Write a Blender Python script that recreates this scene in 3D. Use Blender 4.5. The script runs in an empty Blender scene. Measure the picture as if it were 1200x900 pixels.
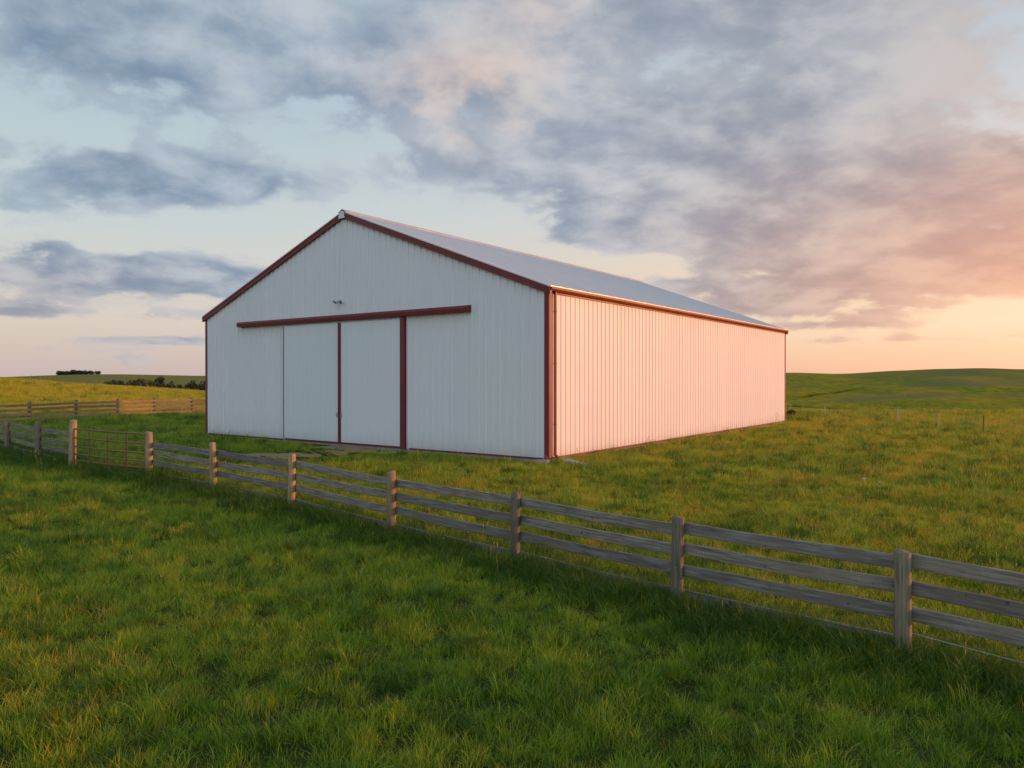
import bpy, bmesh, math, random
import numpy as np
from mathutils import Vector, Matrix, Euler

SC = bpy.context.scene
COL = SC.collection
R = math.radians
random.seed(7)

# ------------------------------------------------------------------ camera
CAM_H = 2.7
cam = bpy.data.cameras.new('camera')
cam.lens = 26.1
cam.sensor_width = 36.0
cam.clip_start = 0.1
cam.clip_end = 12000
cam_ob = bpy.data.objects.new('camera', cam)
cam_ob.location = (0, 0, CAM_H)
cam_ob.rotation_euler = (R(90 - 0.375), 0, 0)
COL.objects.link(cam_ob)
SC.camera = cam_ob

# ------------------------------------------------------------------ light
SUN_AZ = R(82.5)          # clockwise from +Y (straight ahead)
SUN_EL = R(7.5)
SUN_DIR = Vector((math.sin(SUN_AZ) * math.cos(SUN_EL), math.cos(SUN_AZ) * math.cos(SUN_EL), math.sin(SUN_EL)))
sun = bpy.data.lights.new('sun', 'SUN')
sun.energy = 4.1
sun.color = (1.0, 0.36, 0.125)
sun.angle = R(0.8)
sun_ob = bpy.data.objects.new('sun', sun)
sun_ob.rotation_euler = SUN_DIR.to_track_quat('Z', 'Y').to_euler()
sun_ob.location = (40, 10, 30)
COL.objects.link(sun_ob)

SC.view_settings.view_transform = 'Standard'
SC.view_settings.look = 'None'
SC.view_settings.gamma = 1.0
SC.view_settings.exposure = 0.0
SC.view_settings.use_curve_mapping = False
SC.render.engine = 'CYCLES'
SC.cycles.max_bounces = 5
SC.cycles.diffuse_bounces = 3
SC.cycles.glossy_bounces = 3
SC.cycles.transmission_bounces = 3
SC.cycles.transparent_max_bounces = 6
SC.cycles.use_denoising = True


# ------------------------------------------------------------------ node helper
class G:
    """tiny expression builder over a node tree"""
    def __init__(self, tree):
        self.t = tree; self.n = tree.nodes; self.l = tree.links
    def put(self, sock, v):
        if v is None: return
        if hasattr(v, 'is_output') or isinstance(v, bpy.types.NodeSocket):
            self.l.new(v, sock)
        else:
            if isinstance(v, (tuple, list)) and len(v) == 3 and sock.type == 'RGBA':
                v = (*v, 1.0)
            sock.default_value = v
    def m(self, op, a, b=None, c=None, clamp=False):
        nd = self.n.new('ShaderNodeMath'); nd.operation = op; nd.use_clamp = clamp
        self.put(nd.inputs[0], a); self.put(nd.inputs[1], b); self.put(nd.inputs[2], c)
        return nd.outputs[0]
    def add(self, a, b): return self.m('ADD', a, b)
    def sub(self, a, b): return self.m('SUBTRACT', a, b)
    def mul(self, a, b): return self.m('MULTIPLY', a, b)
    def div(self, a, b): return self.m('DIVIDE', a, b)
    def v(self, op, a, b=None):
        nd = self.n.new('ShaderNodeVectorMath'); nd.operation = op
        self.put(nd.inputs[0], a); self.put(nd.inputs[1], b)
        return nd.outputs['Value'] if op in ('DOT_PRODUCT', 'LENGTH') else nd.outputs[0]
    def sep(self, a):
        nd = self.n.new('ShaderNodeSeparateXYZ'); self.put(nd.inputs[0], a); return nd.outputs
    def comb(self, x, y, z):
        nd = self.n.new('ShaderNodeCombineXYZ')
        for i, q in enumerate((x, y, z)): self.put(nd.inputs[i], q)
        return nd.outputs[0]
    def noise(self, vec, scale, detail=4, rough=0.5, dist=0.0, col=False):
        nd = self.n.new('ShaderNodeTexNoise')
        self.put(nd.inputs['Vector'], vec)
        nd.inputs['Scale'].default_value = scale; nd.inputs['Detail'].default_value = detail
        nd.inputs['Roughness'].default_value = rough; nd.inputs['Distortion'].default_value = dist
        return nd.outputs['Color' if col else 'Fac']
    def ss(self, x, a, b, lo=0.0, hi=1.0):
        nd = self.n.new('ShaderNodeMapRange'); nd.interpolation_type = 'SMOOTHSTEP'
        self.put(nd.inputs['Value'], x)
        for k, q in (('From Min', a), ('From Max', b), ('To Min', lo), ('To Max', hi)): self.put(nd.inputs[k], q)
        return nd.outputs[0]
    def lin(self, x, a, b, lo=0.0, hi=1.0):
        nd = self.n.new('ShaderNodeMapRange'); nd.clamp = True
        self.put(nd.inputs['Value'], x)
        for k, q in (('From Min', a), ('From Max', b), ('To Min', lo), ('To Max', hi)): self.put(nd.inputs[k], q)
        return nd.outputs[0]
    def mix(self, f, a, b, mode='MIX'):
        nd = self.n.new('ShaderNodeMix'); nd.data_type = 'RGBA'; nd.blend_type = mode
        self.put(nd.inputs[0], f); self.put(nd.inputs[6], a); self.put(nd.inputs[7], b)
        return nd.outputs[2]
    def ramp(self, x, stops):
        nd = self.n.new('ShaderNodeValToRGB'); self.put(nd.inputs[0], x)
        cr = nd.color_ramp; cr.interpolation = 'EASE' if False else 'LINEAR'
        while len(cr.elements) < len(stops): cr.elements.new(0.5)
        for e, (p, c) in zip(cr.elements, stops):
            e.position = p; e.color = (*c, 1)
        return nd.outputs[0]


def srgb(r, g, b):
    f = lambda c: c / 12.92 if c <= 0.04045 else ((c + 0.055) / 1.055) ** 2.4
    return tuple(f(q / 255.0) for q in (r, g, b))


# ------------------------------------------------------------------ world sky
world = bpy.data.worlds.new('World')
SC.world = world
world.use_nodes = True
wt = world.node_tree
wt.nodes.clear()
g = G(wt)
wo = wt.nodes.new('ShaderNodeOutputWorld')
tc = wt.nodes.new('ShaderNodeTexCoord')
D = g.v('NORMALIZE', tc.outputs['Generated'])
dx, dy, dz = g.sep(D)
az = g.m('ARCTAN2', dx, dy)
el = g.m('ARCSINE', dz)
sunness = g.v('DOT_PRODUCT', D, (math.sin(SUN_AZ), math.cos(SUN_AZ), 0.0))
sf = g.ss(sunness, -0.40, 0.72)
elr = g.lin(el, 0.0, 0.6)
ramp_away = g.ramp(elr, [(0.0, srgb(206, 188, 184)), (0.06, srgb(219, 201, 190)), (0.12, srgb(226, 213, 200)),
                         (0.21, srgb(219, 217, 210)), (0.33, srgb(206, 217, 218)), (0.6, srgb(182, 204, 217)), (0.85, srgb(160, 186, 205)), (1.0, srgb(148, 175, 198))])
ramp_sun = g.ramp(elr, [(0.0, srgb(247, 192, 158)), (0.05, srgb(255, 208, 170)), (0.11, srgb(255, 226, 190)),
                        (0.2, srgb(250, 222, 190)), (0.35, srgb(226, 220, 215)), (0.6, srgb(200, 211, 220)), (1.0, srgb(160, 185, 205))])
clear = g.mix(sf, ramp_away, ramp_sun)
gaz = g.div(g.sub(az, SUN_AZ), R(33)); gel = g.div(g.m('MAXIMUM', el, 0.0), R(13))
glow = g.m('EXPONENT', g.mul(g.add(g.mul(gaz, gaz), g.mul(gel, gel)), -1.0))      # sunset glow along the horizon round the low sun

def blob(px, py, hw, hh, amp):
    a0 = math.atan((px - 600) / 870.0); e0 = (444.3 - py) / 870.0 * math.cos(a0)
    sa = hw / 870.0 * math.cos(a0) ** 2; se = hh / 870.0
    u = g.div(g.sub(az, a0), sa); w = g.div(g.sub(el, e0), se)
    r2 = g.add(g.mul(u, u), g.mul(w, w))
    return g.mul(g.m('EXPONENT', g.mul(r2, -1.0)), amp)

zz = g.add(g.m('MAXIMUM', dz, 0.0), 0.26)
z3 = g.add(g.m('MAXIMUM', dz, 0.0), 0.42)
P3 = g.comb(g.div(dx, z3), g.div(dy, z3), g.mul(dz, 1.2))
P = g.comb(g.div(dx, zz), g.mul(g.div(dy, zz), 1.0), 0.0)
warp = g.noise(P, 1.1, 4, 0.55, col=True)
Pw = g.v('ADD', P, g.v('MULTIPLY', g.v('SUBTRACT', warp, (0.5, 0.5, 0.5)), (0.30, 0.30, 0.0)))
OFF = (math.sin(SUN_AZ) * 0.10, math.cos(SUN_AZ) * 0.10 - 0.06, 0.0)
n1 = g.noise(Pw, 2.7, 10, 0.54)                 # cloud body
n2 = g.noise(g.v('ADD', Pw, OFF), 2.7, 7, 0.50)
n3 = g.noise(g.v('ADD', g.v('ADD', P3, g.v('MULTIPLY', g.v('SUBTRACT', warp, (0.5, 0.5, 0.5)), (0.12, 0.12, 0.12))), (3.7, 9.2, 0.0)), 9.0, 8, 0.56)   # fine broken mottling
nb = g.noise(g.v('ADD', P, (7.3, 2.1, 0.0)), 0.9, 3, 0.5)

BL = [blob(120, 212, 180, 36, 0.40), blob(290, 218, 110, 28, 0.38), blob(30, 245, 60, 14, 0.2),
      blob(90, 320, 200, 24, 0.44), blob(240, 325, 110, 16, 0.30), blob(30, 366, 60, 8, 0.36), blob(165, 398, 85, 5, 0.42), blob(40, 290, 70, 10, 0.2),
      blob(430, 60, 250, 110, 0.22), blob(180, 60, 190, 60, 0.20), blob(30, 60, 90, 50, 0.20), blob(110, 130, 130, 22, 0.02), blob(90, 165, 160, 16, -0.12), blob(120, 268, 200, 16, -0.18), blob(640, 150, 240, 120, 0.20), blob(760, 40, 220, 80, 0.20),
      blob(1010, 170, 380, 150, 0.30), blob(1090, 310, 330, 55, 0.34), blob(780, 250, 260, 60, 0.24),
      blob(850, 95, 110, 45, -0.10), blob(690, 312, 100, 16, -0.26), blob(600, 285, 120, 30, -0.16), blob(900, 322, 60, 10, -0.22), blob(440, 262, 120, 40, -0.22), blob(330, 165, 120, 30, 0.06), blob(1160, 60, 110, 60, 0.10),
      blob(1030, 408, 300, 36, -0.25), blob(1000, 400, 250, 6, 0.24), blob(930, 382, 120, 5, 0.2), blob(1080, 425, 200, 5, 0.15), blob(540, 130, 130, 70, 0.04), blob(870, 350, 110, 16, 0.16)]
cov = BL[0]
for b in BL[1:]: cov = g.add(cov, b)
hemi = g.ss(dy, -0.3, 0.2)                      # ahead of the camera the deck is patchy, behind it an even broken deck
cov = g.add(g.mul(cov, hemi), g.mul(g.sub(1.0, hemi), 0.05))
lowfade = g.ss(el, 0.0, 0.025)
dens_raw = g.add(g.add(g.add(g.add(g.mul(g.sub(n1, 0.5), 1.25), 0.5), g.mul(g.sub(n3, 0.5), 0.55)), g.mul(g.sub(nb, 0.5), 0.25)), g.sub(cov, 0.58))
dens = g.mul(g.ss(dens_raw, -0.06, 0.12), lowfade)
thick = g.ss(dens_raw, 0.0, 0.20)
edge = g.ss(g.add(g.sub(n1, n2), g.mul(g.sub(n3, 0.5), 0.55)), -0.19, 0.21)         # sun-facing flanks of the cloud lumps

tw = g.lin(sunness, -0.45, 0.72)
c_dark = g.ramp(tw, [(0.0, srgb(124, 147, 172)), (0.35, srgb(138, 157, 180)), (0.6, srgb(147, 159, 178)), (0.85, srgb(154, 159, 172)), (1.0, srgb(172, 160, 162))])
c_lite = g.ramp(tw, [(0.0, srgb(184, 198, 210)), (0.35, srgb(198, 207, 216)), (0.6, srgb(206, 209, 214)), (0.8, srgb(204, 205, 208)), (1.0, srgb(216, 198, 188))])
lowred = g.mul(g.ss(el, 0.36, 0.09), g.ss(tw, 0.50, 0.98))
c_dark = g.mix(g.mul(lowred, 0.85), c_dark, srgb(206, 160, 138))
c_lite = g.mix(g.mul(lowred, 0.8), c_lite, srgb(236, 186, 152))
left_low = g.mul(g.ss(el, 0.20, 0.06), g.ss(tw, 0.4, 0.0))
c_dark = g.mix(g.mul(left_low, 0.55), c_dark, srgb(165, 165, 175))
c_lite = g.mix(g.mul(left_low, 0.85), c_lite, srgb(214, 202, 198))
c_dark = g.mix(g.mul(g.ss(el, 0.10, 0.03), g.mul(left_low, 0.7)), c_dark, srgb(190, 180, 182))
lump = g.mix(edge, c_dark, c_lite)
thin_c = g.mix(0.5, clear, c_lite)
ccol = g.mix(thick, thin_c, lump)
pink = g.add(blob(545, 125, 85, 48, 1.0), blob(630, 40, 80, 60, 0.5))
ccol = g.mix(g.mul(g.mul(pink, g.ss(g.add(n1, g.mul(g.sub(n3, 0.5), 0.5)), 0.34, 0.62)), 0.75), ccol, srgb(236, 208, 192))
sky_col = g.mix(dens, clear, ccol)
back = g.lin(dy, -0.15, -0.6, 1.0, 1.55)        # sky behind the camera raised as added fill light on the shaded gable
gl = g.v('SCALE', (2.5, 0.86, 0.40)); wt.links.new(glow, gl.node.inputs['Scale'])
tint = g.mix(g.lin(dy, -0.15, -0.6), (1.0, 1.0, 1.0), (0.95, 1.0, 1.07))
sky_col = g.v('ADD', g.v('MULTIPLY', sky_col, tint), gl)
sky_col = g.v('SCALE', sky_col)
sky_col.node.inputs['Scale'].default_value = 1.0
wt.links.new(back, sky_col.node.inputs['Scale'])

nish = wt.nodes.new('ShaderNodeTexSky')
nish.sky_type = 'NISHITA'; nish.sun_disc = False
nish.sun_elevation = SUN_EL; nish.sun_rotation = SUN_AZ
nish.altitude = 200; nish.air_density = 1.0; nish.dust_density = 1.5; nish.ozone_density = 1.2
bg1 = wt.nodes.new('ShaderNodeBackground'); g.put(bg1.inputs[0], nish.outputs[0]); bg1.inputs[1].default_value = 0.05
bg2 = wt.nodes.new('ShaderNodeBackground'); g.put(bg2.inputs[0], sky_col); bg2.inputs[1].default_value = 1.0
mx = wt.nodes.new('ShaderNodeMixShader'); mx.inputs[0].default_value = 0.92
wt.links.new(bg1.outputs[0], mx.inputs[1]); wt.links.new(bg2.outputs[0], mx.inputs[2])
wt.links.new(mx.outputs[0], wo.inputs[0])
world.cycles.sampling_method = 'MANUAL'
world.cycles.sample_map_resolution = 512


# ------------------------------------------------------------------ mesh helpers
def mesh_obj(name, verts, faces, mat=None, parent=None, smooth=False, mats=None, midx=None):
    me = bpy.data.meshes.new(name)
    me.from_pydata([tuple(map(float, q)) for q in verts], [], faces)
    if mat: me.materials.append(mat)
    for m_ in (mats or []): me.materials.append(m_)
    if midx is not None: me.polygons.foreach_set('material_index', midx)
    if smooth: me.polygons.foreach_set('use_smooth', [True] * len(me.polygons))
    me.update()
    o = bpy.data.objects.new(name, me)
    COL.objects.link(o)
    if parent: o.parent = parent
    return o

class MB:
    """collects shapes and builds ONE mesh object"""
    def __init__(self): self.v = []; self.f = []
    def raw(self, v, f):
        k = len(self.v); self.v += [Vector(q) for q in v]; self.f += [tuple(i + k for i in q) for q in f]; return self
    def box(self, lo, hi, bev=0.0, mat=None):
        bm = bmesh.new(); bmesh.ops.create_cube(bm, size=1.0)
        c = [(lo[i] + hi[i]) / 2 for i in range(3)]; s = [abs(hi[i] - lo[i]) for i in range(3)]
        for q in bm.verts: q.co = Vector((q.co[i] * s[i] + c[i] for i in range(3)))
        if bev > 0: bmesh.ops.bevel(bm, geom=bm.edges[:], offset=min(bev, min(s) * 0.4), segments=1, affect='EDGES', profile=0.5)
        bm.verts.index_update()
        vs = [(mat @ q.co if mat else q.co.copy()) for q in bm.verts]; fs = [[q.index for q in f.verts] for f in bm.faces]
        bm.free(); return self.raw(vs, fs)
    def tube(self, pts, rad, n=8, cap=True):
        pts = [Vector(p) for p in pts]
        rads = rad if isinstance(rad, (list, tuple)) else [rad] * len(pts)
        rings = []; up = Vector((0, 0, 1))
        for i, p in enumerate(pts):
            d = (pts[min(i + 1, len(pts) - 1)] - pts[max(i - 1, 0)]).normalized()
            a = d.cross(up if abs(d.z) < 0.95 else Vector((1, 0, 0))).normalized(); b = d.cross(a).normalized()
            rings.append([p + (a * math.cos(t) + b * math.sin(t)) * rads[i] for t in [2 * math.pi * k / n for k in range(n)]])
        v = [q for r_ in rings for q in r_]; f = []
        for i in range(len(pts) - 1):
            for k in range(n):
                f.append((i * n + k, i * n + (k + 1) % n, (i + 1) * n + (k + 1) % n, (i + 1) * n + k))
        if cap: f.append(tuple(range(n))[::-1]); f.append(tuple((len(pts) - 1) * n + k for k in range(n)))
        return self.raw(v, f)
    def build(self, name, mat, parent=None, smooth=False):
        o = mesh_obj(name, self.v, self.f, mat, parent, smooth)
        bm = bmesh.new(); bm.from_mesh(o.data); bmesh.ops.recalc_face_normals(bm, faces=bm.faces[:]); bm.to_mesh(o.data); bm.free()
        return o

def thing(name, label, cat, loc=(0, 0, 0), rz=0.0, group=None):
    o = bpy.data.objects.new(name, None); o.empty_display_size = 0.3
    COL.objects.link(o); o.location = loc; o.rotation_euler = (0, 0, rz)
    o['label'] = label; o['category'] = cat
    if group: o['group'] = group
    return o

def tag(o, label, cat, group=None, kind=None):
    o['label'] = label; o['category'] = cat
    if group: o['group'] = group
    if kind: o['kind'] = kind
    return o


# ------------------------------------------------------------------ materials
def new_mat(name):
    m_ = bpy.data.materials.new(name); m_.use_nodes = True
    t = m_.node_tree; t.nodes.clear()
    gg = G(t); out = t.nodes.new('ShaderNodeOutputMaterial')
    bs = t.nodes.new('ShaderNodeBsdfPrincipled'); t.links.new(bs.outputs[0], out.inputs[0])
    return m_, gg, bs, out

def bump(gg, bs, h, strength, dist=0.02):
    nd = gg.n.new('ShaderNodeBump'); nd.inputs['Strength'].default_value = strength; nd.inputs['Distance'].default_value = dist
    gg.put(nd.inputs['Height'], h); gg.l.new(nd.outputs[0], bs.inputs['Normal'])

def objco(gg):
    nd = gg.n.new('ShaderNodeTexCoord'); return nd.outputs['Object']

def rnd(gg):
    return gg.n.new('ShaderNodeObjectInfo').outputs['Random']

def painted_metal(name, base, rough=0.38, var=0.08, dirt=0.25):
    m_, gg, bs, out = new_mat(name)
    co = objco(gg)
    x, y, z = gg.sep(co)
    st = gg.comb(gg.mul(x, 5.0), gg.mul(y, 5.0), gg.mul(z, 0.35))
    s1 = gg.noise(st, 1.4, 5, 0.6)
    s2 = gg.noise(co, 0.5, 3, 0.5)
    dark = tuple(c * (1 - var * 2.2) for c in base)
    c = gg.mix(gg.ss(s1, 0.35, 0.75), base, dark)
    c = gg.mix(gg.mul(gg.ss(s2, 0.4, 0.7), 0.35), c, dark)
    wn = gg.n.new('ShaderNodeTexWhiteNoise'); wn.noise_dimensions = '1D'
    gg.put(wn.inputs['W'], gg.m('FLOOR', gg.div(gg.add(gg.add(x, y), 40.02), 0.915)))
    c = gg.mix(gg.mul(wn.outputs['Value'], 0.9), c, tuple(q * (1 - var * 2.6) for q in base))
    lap = gg.m('ABSOLUTE', gg.sub(gg.m('FRACT', gg.div(z, 1.22)), 0.5))
    runs = gg.mul(gg.ss(gg.noise(gg.comb(gg.mul(x, 9.0), gg.mul(y, 9.0), gg.mul(z, 0.10)), 1.0, 3, 0.5), 0.62, 0.78), 0.22 if dirt > 0.2 else 0.0)
    c = gg.mix(runs, c, (0.40, 0.37, 0.33))
    splash = gg.mul(gg.ss(gg.add(z, gg.mul(s1, 0.8)), 1.05, 0.25), dirt)
    c = gg.mix(splash, c, (0.30, 0.24, 0.17))
    gg.put(bs.inputs['Base Color'], c)
    gg.put(bs.inputs['Roughness'], gg.lin(s2, 0.3, 0.7, rough - 0.06, rough + 0.12))
    bs.inputs['Specular IOR Level'].default_value = 0.4
    bump(gg, bs, gg.add(gg.noise(co, 1.1, 2, 0.5), gg.mul(gg.ss(lap, 0.492, 0.5), -0.35)), 0.16, 0.05)
    return m_

M_WHITE = painted_metal('white_siding', (0.75, 0.75, 0.75), 0.40, 0.018, 0.38)
M_DOOR = painted_metal('white_door_skin', (0.71, 0.73, 0.735), 0.42, 0.016, 0.32)
M_RED = painted_metal('barn_red_trim', (0.185, 0.021, 0.025), 0.42, 0.06, 0.03)
M_REDGUT = painted_metal('red_gutter', (0.24, 0.058, 0.030), 0.45, 0.10, 0.0)
M_GREYTRIM = painted_metal('grey_trim', (0.40, 0.41, 0.42), 0.45, 0.06, 0.0)

def m_roof():
    m_, gg, bs, out = new_mat('galvanised_roof')
    co = objco(gg)
    n = gg.noise(co, 0.8, 4, 0.6)
    gg.put(bs.inputs['Base Color'], gg.mix(n, (0.58, 0.575, 0.575), (0.68, 0.67, 0.67)))
    bs.inputs['Metallic'].default_value = 0.62
    gg.put(bs.inputs['Roughness'], gg.lin(n, 0.3, 0.7, 0.34, 0.48))
    return m_
M_ROOF = m_roof()

def m_simple(name, a, b, rough, scale, metallic=0.0, bmp=0.0):
    m_, gg, bs, out = new_mat(name)
    co = objco(gg); n = gg.noise(co, scale, 5, 0.6)
    gg.put(bs.inputs['Base Color'], gg.mix(gg.ss(n, 0.35, 0.65), a, b))
    bs.inputs['Roughness'].default_value = rough; bs.inputs['Metallic'].default_value = metallic
    if bmp: bump(gg, bs, n, bmp, 0.02)
    return m_
M_CONC = m_simple('old_concrete', (0.26, 0.25, 0.24), (0.36, 0.35, 0.33), 0.9, 6, 0, 0.4)
M_LAMP = m_simple('lamp_housing', (0.10, 0.11, 0.11), (0.16, 0.16, 0.16), 0.5, 9, 0.6)
M_LENS = m_simple('lamp_lens', (0.45, 0.46, 0.46), (0.5, 0.5, 0.5), 0.15, 9)
M_RUST = m_simple('rusty_gate_tube', (0.17, 0.105, 0.055), (0.25, 0.13, 0.060), 0.7, 14, 0.1, 0.2)
M_RUSTBAR = m_simple('rusty_gate_bar', (0.16, 0.060, 0.032), (0.24, 0.095, 0.045), 0.75, 14, 0.3, 0.2)
M_STEEL = m_simple('dull_wire', (0.38, 0.36, 0.33), (0.28, 0.25, 0.22), 0.5, 9, 0.7)
M_PALEPOST = m_simple('pale_post', (0.52, 0.47, 0.40), (0.40, 0.35, 0.29), 0.8, 9)
M_DARKPOST = m_simple('dark_post', (0.12, 0.09, 0.06), (0.18, 0.13, 0.09), 0.85, 9)
M_WHITEPVC = m_simple('white_gutter_metal', (0.72, 0.71, 0.68), (0.55, 0.53, 0.49), 0.4, 7)
M_STONE = m_simple('pale_stone', (0.42, 0.40, 0.37), (0.55, 0.52, 0.48), 0.85, 8, 0, 0.4)

def m_wood(name, cA, cB, cC, axis='x'):
    m_, gg, bs, out = new_mat(name)
    co = objco(gg); r_ = rnd(gg)
    x, y, z = gg.sep(co)
    o_ = gg.mul(r_, 37.0)
    if axis == 'x': v1 = gg.comb(gg.add(gg.mul(x, 0.9), o_), gg.mul(y, 14.0), gg.mul(z, 14.0))
    else: v1 = gg.comb(gg.mul(x, 14.0), gg.mul(y, 14.0), gg.add(gg.mul(z, 0.9), o_))
    grain = gg.noise(v1, 2.6, 7, 0.62, 0.4)
    blot = gg.noise(gg.v('ADD', co, gg.comb(o_, o_, 0.0)), 2.2, 4, 0.6)
    knots = gg.noise(gg.v('ADD', co, gg.comb(gg.mul(r_, 11.0), 0.0, gg.mul(r_, 5.0))), 15.0, 2, 0.5)
    c = gg.mix(gg.ss(grain, 0.34, 0.66), cA, cB)
    c = gg.mix(gg.mul(gg.ss(blot, 0.42, 0.68), 0.75), c, cC)
    c = gg.mix(gg.mul(gg.ss(knots, 0.70, 0.76), 0.7), c, tuple(q * 0.3 for q in cA))
    c = gg.mix(1.0, c, gg.ramp(r_, [(0, (0.78, 0.78, 0.8)), (0.5, (1.0, 1.0, 1.0)), (1, (1.16, 1.1, 1.02))]), 'MULTIPLY')
    gg.put(bs.inputs['Base Color'], c)
    bs.inputs['Roughness'].default_value = 0.85; bs.inputs['Specular IOR Level'].default_value = 0.2
    bump(gg, bs, grain, 0.55, 0.012)
    return m_
M_BOARD = m_wood('weathered_board', (0.128, 0.112, 0.096), (0.30, 0.268, 0.235), (0.20, 0.160, 0.122))
M_BOARDWARM = m_wood('tan_board', (0.24, 0.16, 0.085), (0.44, 0.30, 0.16), (0.28, 0.20, 0.11))
M_POSTSHADE = m_wood('shade_toned_grey_post', (0.13, 0.108, 0.075), (0.27, 0.225, 0.155), (0.15, 0.14, 0.095), 'z')  # older grey wood, with the shade of the unlit posts painted into its tone
M_POST = m_wood('weathered_post', (0.24, 0.165, 0.085), (0.44, 0.31, 0.165), (0.25, 0.20, 0.12), 'z')  # warmer copy for the posts standing in sun


# ------------------------------------------------------------------ barn frame numbers
TH = 0.62655
AX, AY = 1.188, 24.103                     # near right corner of the gable wall
BW, BL_, EAVE, RIDGE = 19.53, 26.6, 5.72, 9.38
gdir = np.array([-math.cos(TH), math.sin(TH)])
sdir = np.array([math.sin(TH), math.cos(TH)])
MX, MY = AX + gdir[0] * BW / 2, AY + gdir[1] * BW / 2

def to_barn(x, y):
    """world -> barn local (lx across gable, ly along the length)"""
    rx, ry = np.asarray(x) - MX, np.asarray(y) - MY
    return rx * math.cos(TH) - ry * math.sin(TH), rx * math.sin(TH) + ry * math.cos(TH)

# ------------------------------------------------------------------ terrain
def sst(x, a, b):
    t = np.clip((np.asarray(x, float) - a) / (b - a), 0, 1); return t * t * (3 - 2 * t)

def pchip(x, xs, ys):
    """smooth monotone-ish interpolation"""
    x = np.asarray(x, float); xs = np.asarray(xs, float); ys = np.asarray(ys, float)
    i = np.clip(np.searchsorted(xs, x) - 1, 0, len(xs) - 2)
    t = np.clip((x - xs[i]) / (xs[i + 1] - xs[i]), 0, 1)
    m_ = np.gradient(ys, xs)
    hh = xs[i + 1] - xs[i]
    return ((2 * t**3 - 3 * t**2 + 1) * ys[i] + (t**3 - 2 * t**2 + t) * hh * m_[i] + (-2 * t**3 + 3 * t**2) * ys[i + 1] + (t**3 - t**2) * hh * m_[i + 1])

_rs = np.random.RandomState(11)
_W = [( _rs.uniform(0, 6.28), _rs.uniform(0, 6.28), _rs.uniform(0.7, 1.3)) for _ in range(24)]
def wavy(x, y, lam, k0=0, n=6):
    s = 0
    for i in range(n):
        a, ph, q = _W[(k0 + i) % 24]
        s = s + np.sin((x * math.cos(a) + y * math.sin(a)) * 6.283 / (lam * q) + ph)
    return s / n

def seg_dist(x, y, x0, y0, x1, y1):
    dx_, dy_ = x1 - x0, y1 - y0; L2 = dx_ * dx_ + dy_ * dy_
    t = np.clip(((x - x0) * dx_ + (y - y0) * dy_) / L2, 0, 1)
    return np.hypot(x - x0 - t * dx_, y - y0 - t * dy_)

GULLIES = [((53.2, 142.5), (59.2, 133.7), 1.5), ((59.2, 133.7), (68.8, 130.2), 1.5), ((68.8, 130.2), (75.6, 124.1), 1.5), ((75.6, 124.1), (81.5, 118.2), 1.6), ((81.5, 118.2), (98, 112), 1.6),
           ((62.8, 160.7), (75.5, 175.1), 1.3), ((75.5, 175.1), (84.6, 182.6), 1.0)]
PALE_BANDS = [((100.5, 184), (111.4, 181), 3.5), ((111.4, 181), (135, 194), 4.0), ((69.7, 151.7), (95.6, 160), 2.2), ((95.6, 160), (113.8, 165), 2.2)]

def height(x, y):
    x = np.asarray(x, float); y = np.asarray(y, float)
    yy = np.maximum(y, 1.0)
    k = np.clip(x / yy, -3, 3)
    px = 600 + 870 * k
    # left side: golden crest near 150 m, dip, far hill near 550 m
    crestL = pchip(px, [-900, -300, 0, 130, 240, 450, 700], [5.5, 3.9, 3.0, 1.45, 0.25, -0.6, -1.0])
    farL = pchip(px, [-900, -300, 0, 60, 110, 240, 500, 900], [3.5, 3.5, 4.2, 5.6, 6.3, 5.2, 5.0, 6.0])
    hl = crestL * sst(y, 58, 150)
    vall = -2.4
    hl = hl + (vall - crestL) * sst(y, 152, 245)
    hl = hl + (farL - vall) * sst(y, 285, 560) - 5.0 * sst(y, 570, 1100)
    # right side: meadow edge, valley, green hill
    crestR = pchip(px, [500, 800, 920, 1000, 1060, 1125, 1200, 1350, 1600], [4.0, 4.6, 5.0, 4.7, 5.7, 6.35, 6.1, 6.6, 8.0])
    hr = -3.2 * sst(y, 58, 106)
    hr = hr + (crestR + 3.2) * sst(y, 112, 262) - 6.0 * sst(y, 275, 600)
    bumpsR = (1.5 * wavy(x, y, 75, 3) + 0.7 * wavy(x, y, 30, 9)) * sst(y, 106, 140) * (1 - sst(y, 225, 258))
    hr = hr + bumpsR
    w = sst(k, -0.05, 0.25)
    h = hl * (1 - w) + hr * w
    # unseen ridge shoulder added outside the frame on the right to shade the hill
    h = h + 15.0 * sst(x, 265, 400) * sst(y, 85, 190) * (1 - sst(y, 330, 520)) * sst(k, 0.86, 1.15)
    for (a, b, wd) in GULLIES:
        d = seg_dist(x, y, a[0], a[1], b[0], b[1]); h = h - 0.5 * np.exp(-(d / wd) ** 2)
    rr = np.hypot(x, y)
    h = h * sst(rr, 40, 60) * sst(y, -20, 20)
    # gentle unevenness of the pasture, kept level under the barn
    lx, ly = to_barn(x, y)
    db = np.hypot(np.maximum(np.abs(lx) - BW / 2, 0), np.maximum(np.abs(ly - BL_ / 2) - BL_ / 2, 0))
    loc = 0.055 * wavy(x, y, 6.5, 0) + 0.05 * wavy(x, y, 2.6, 8)
    h = h + loc * sst(db, 0.0, 3.0) * (1 - sst(rr, 110, 220))
    h = h + 0.35 * wavy(x, y, 37, 14) * sst(rr, 62, 110) * (1 - sst(rr, 300, 500))
    return h

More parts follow.
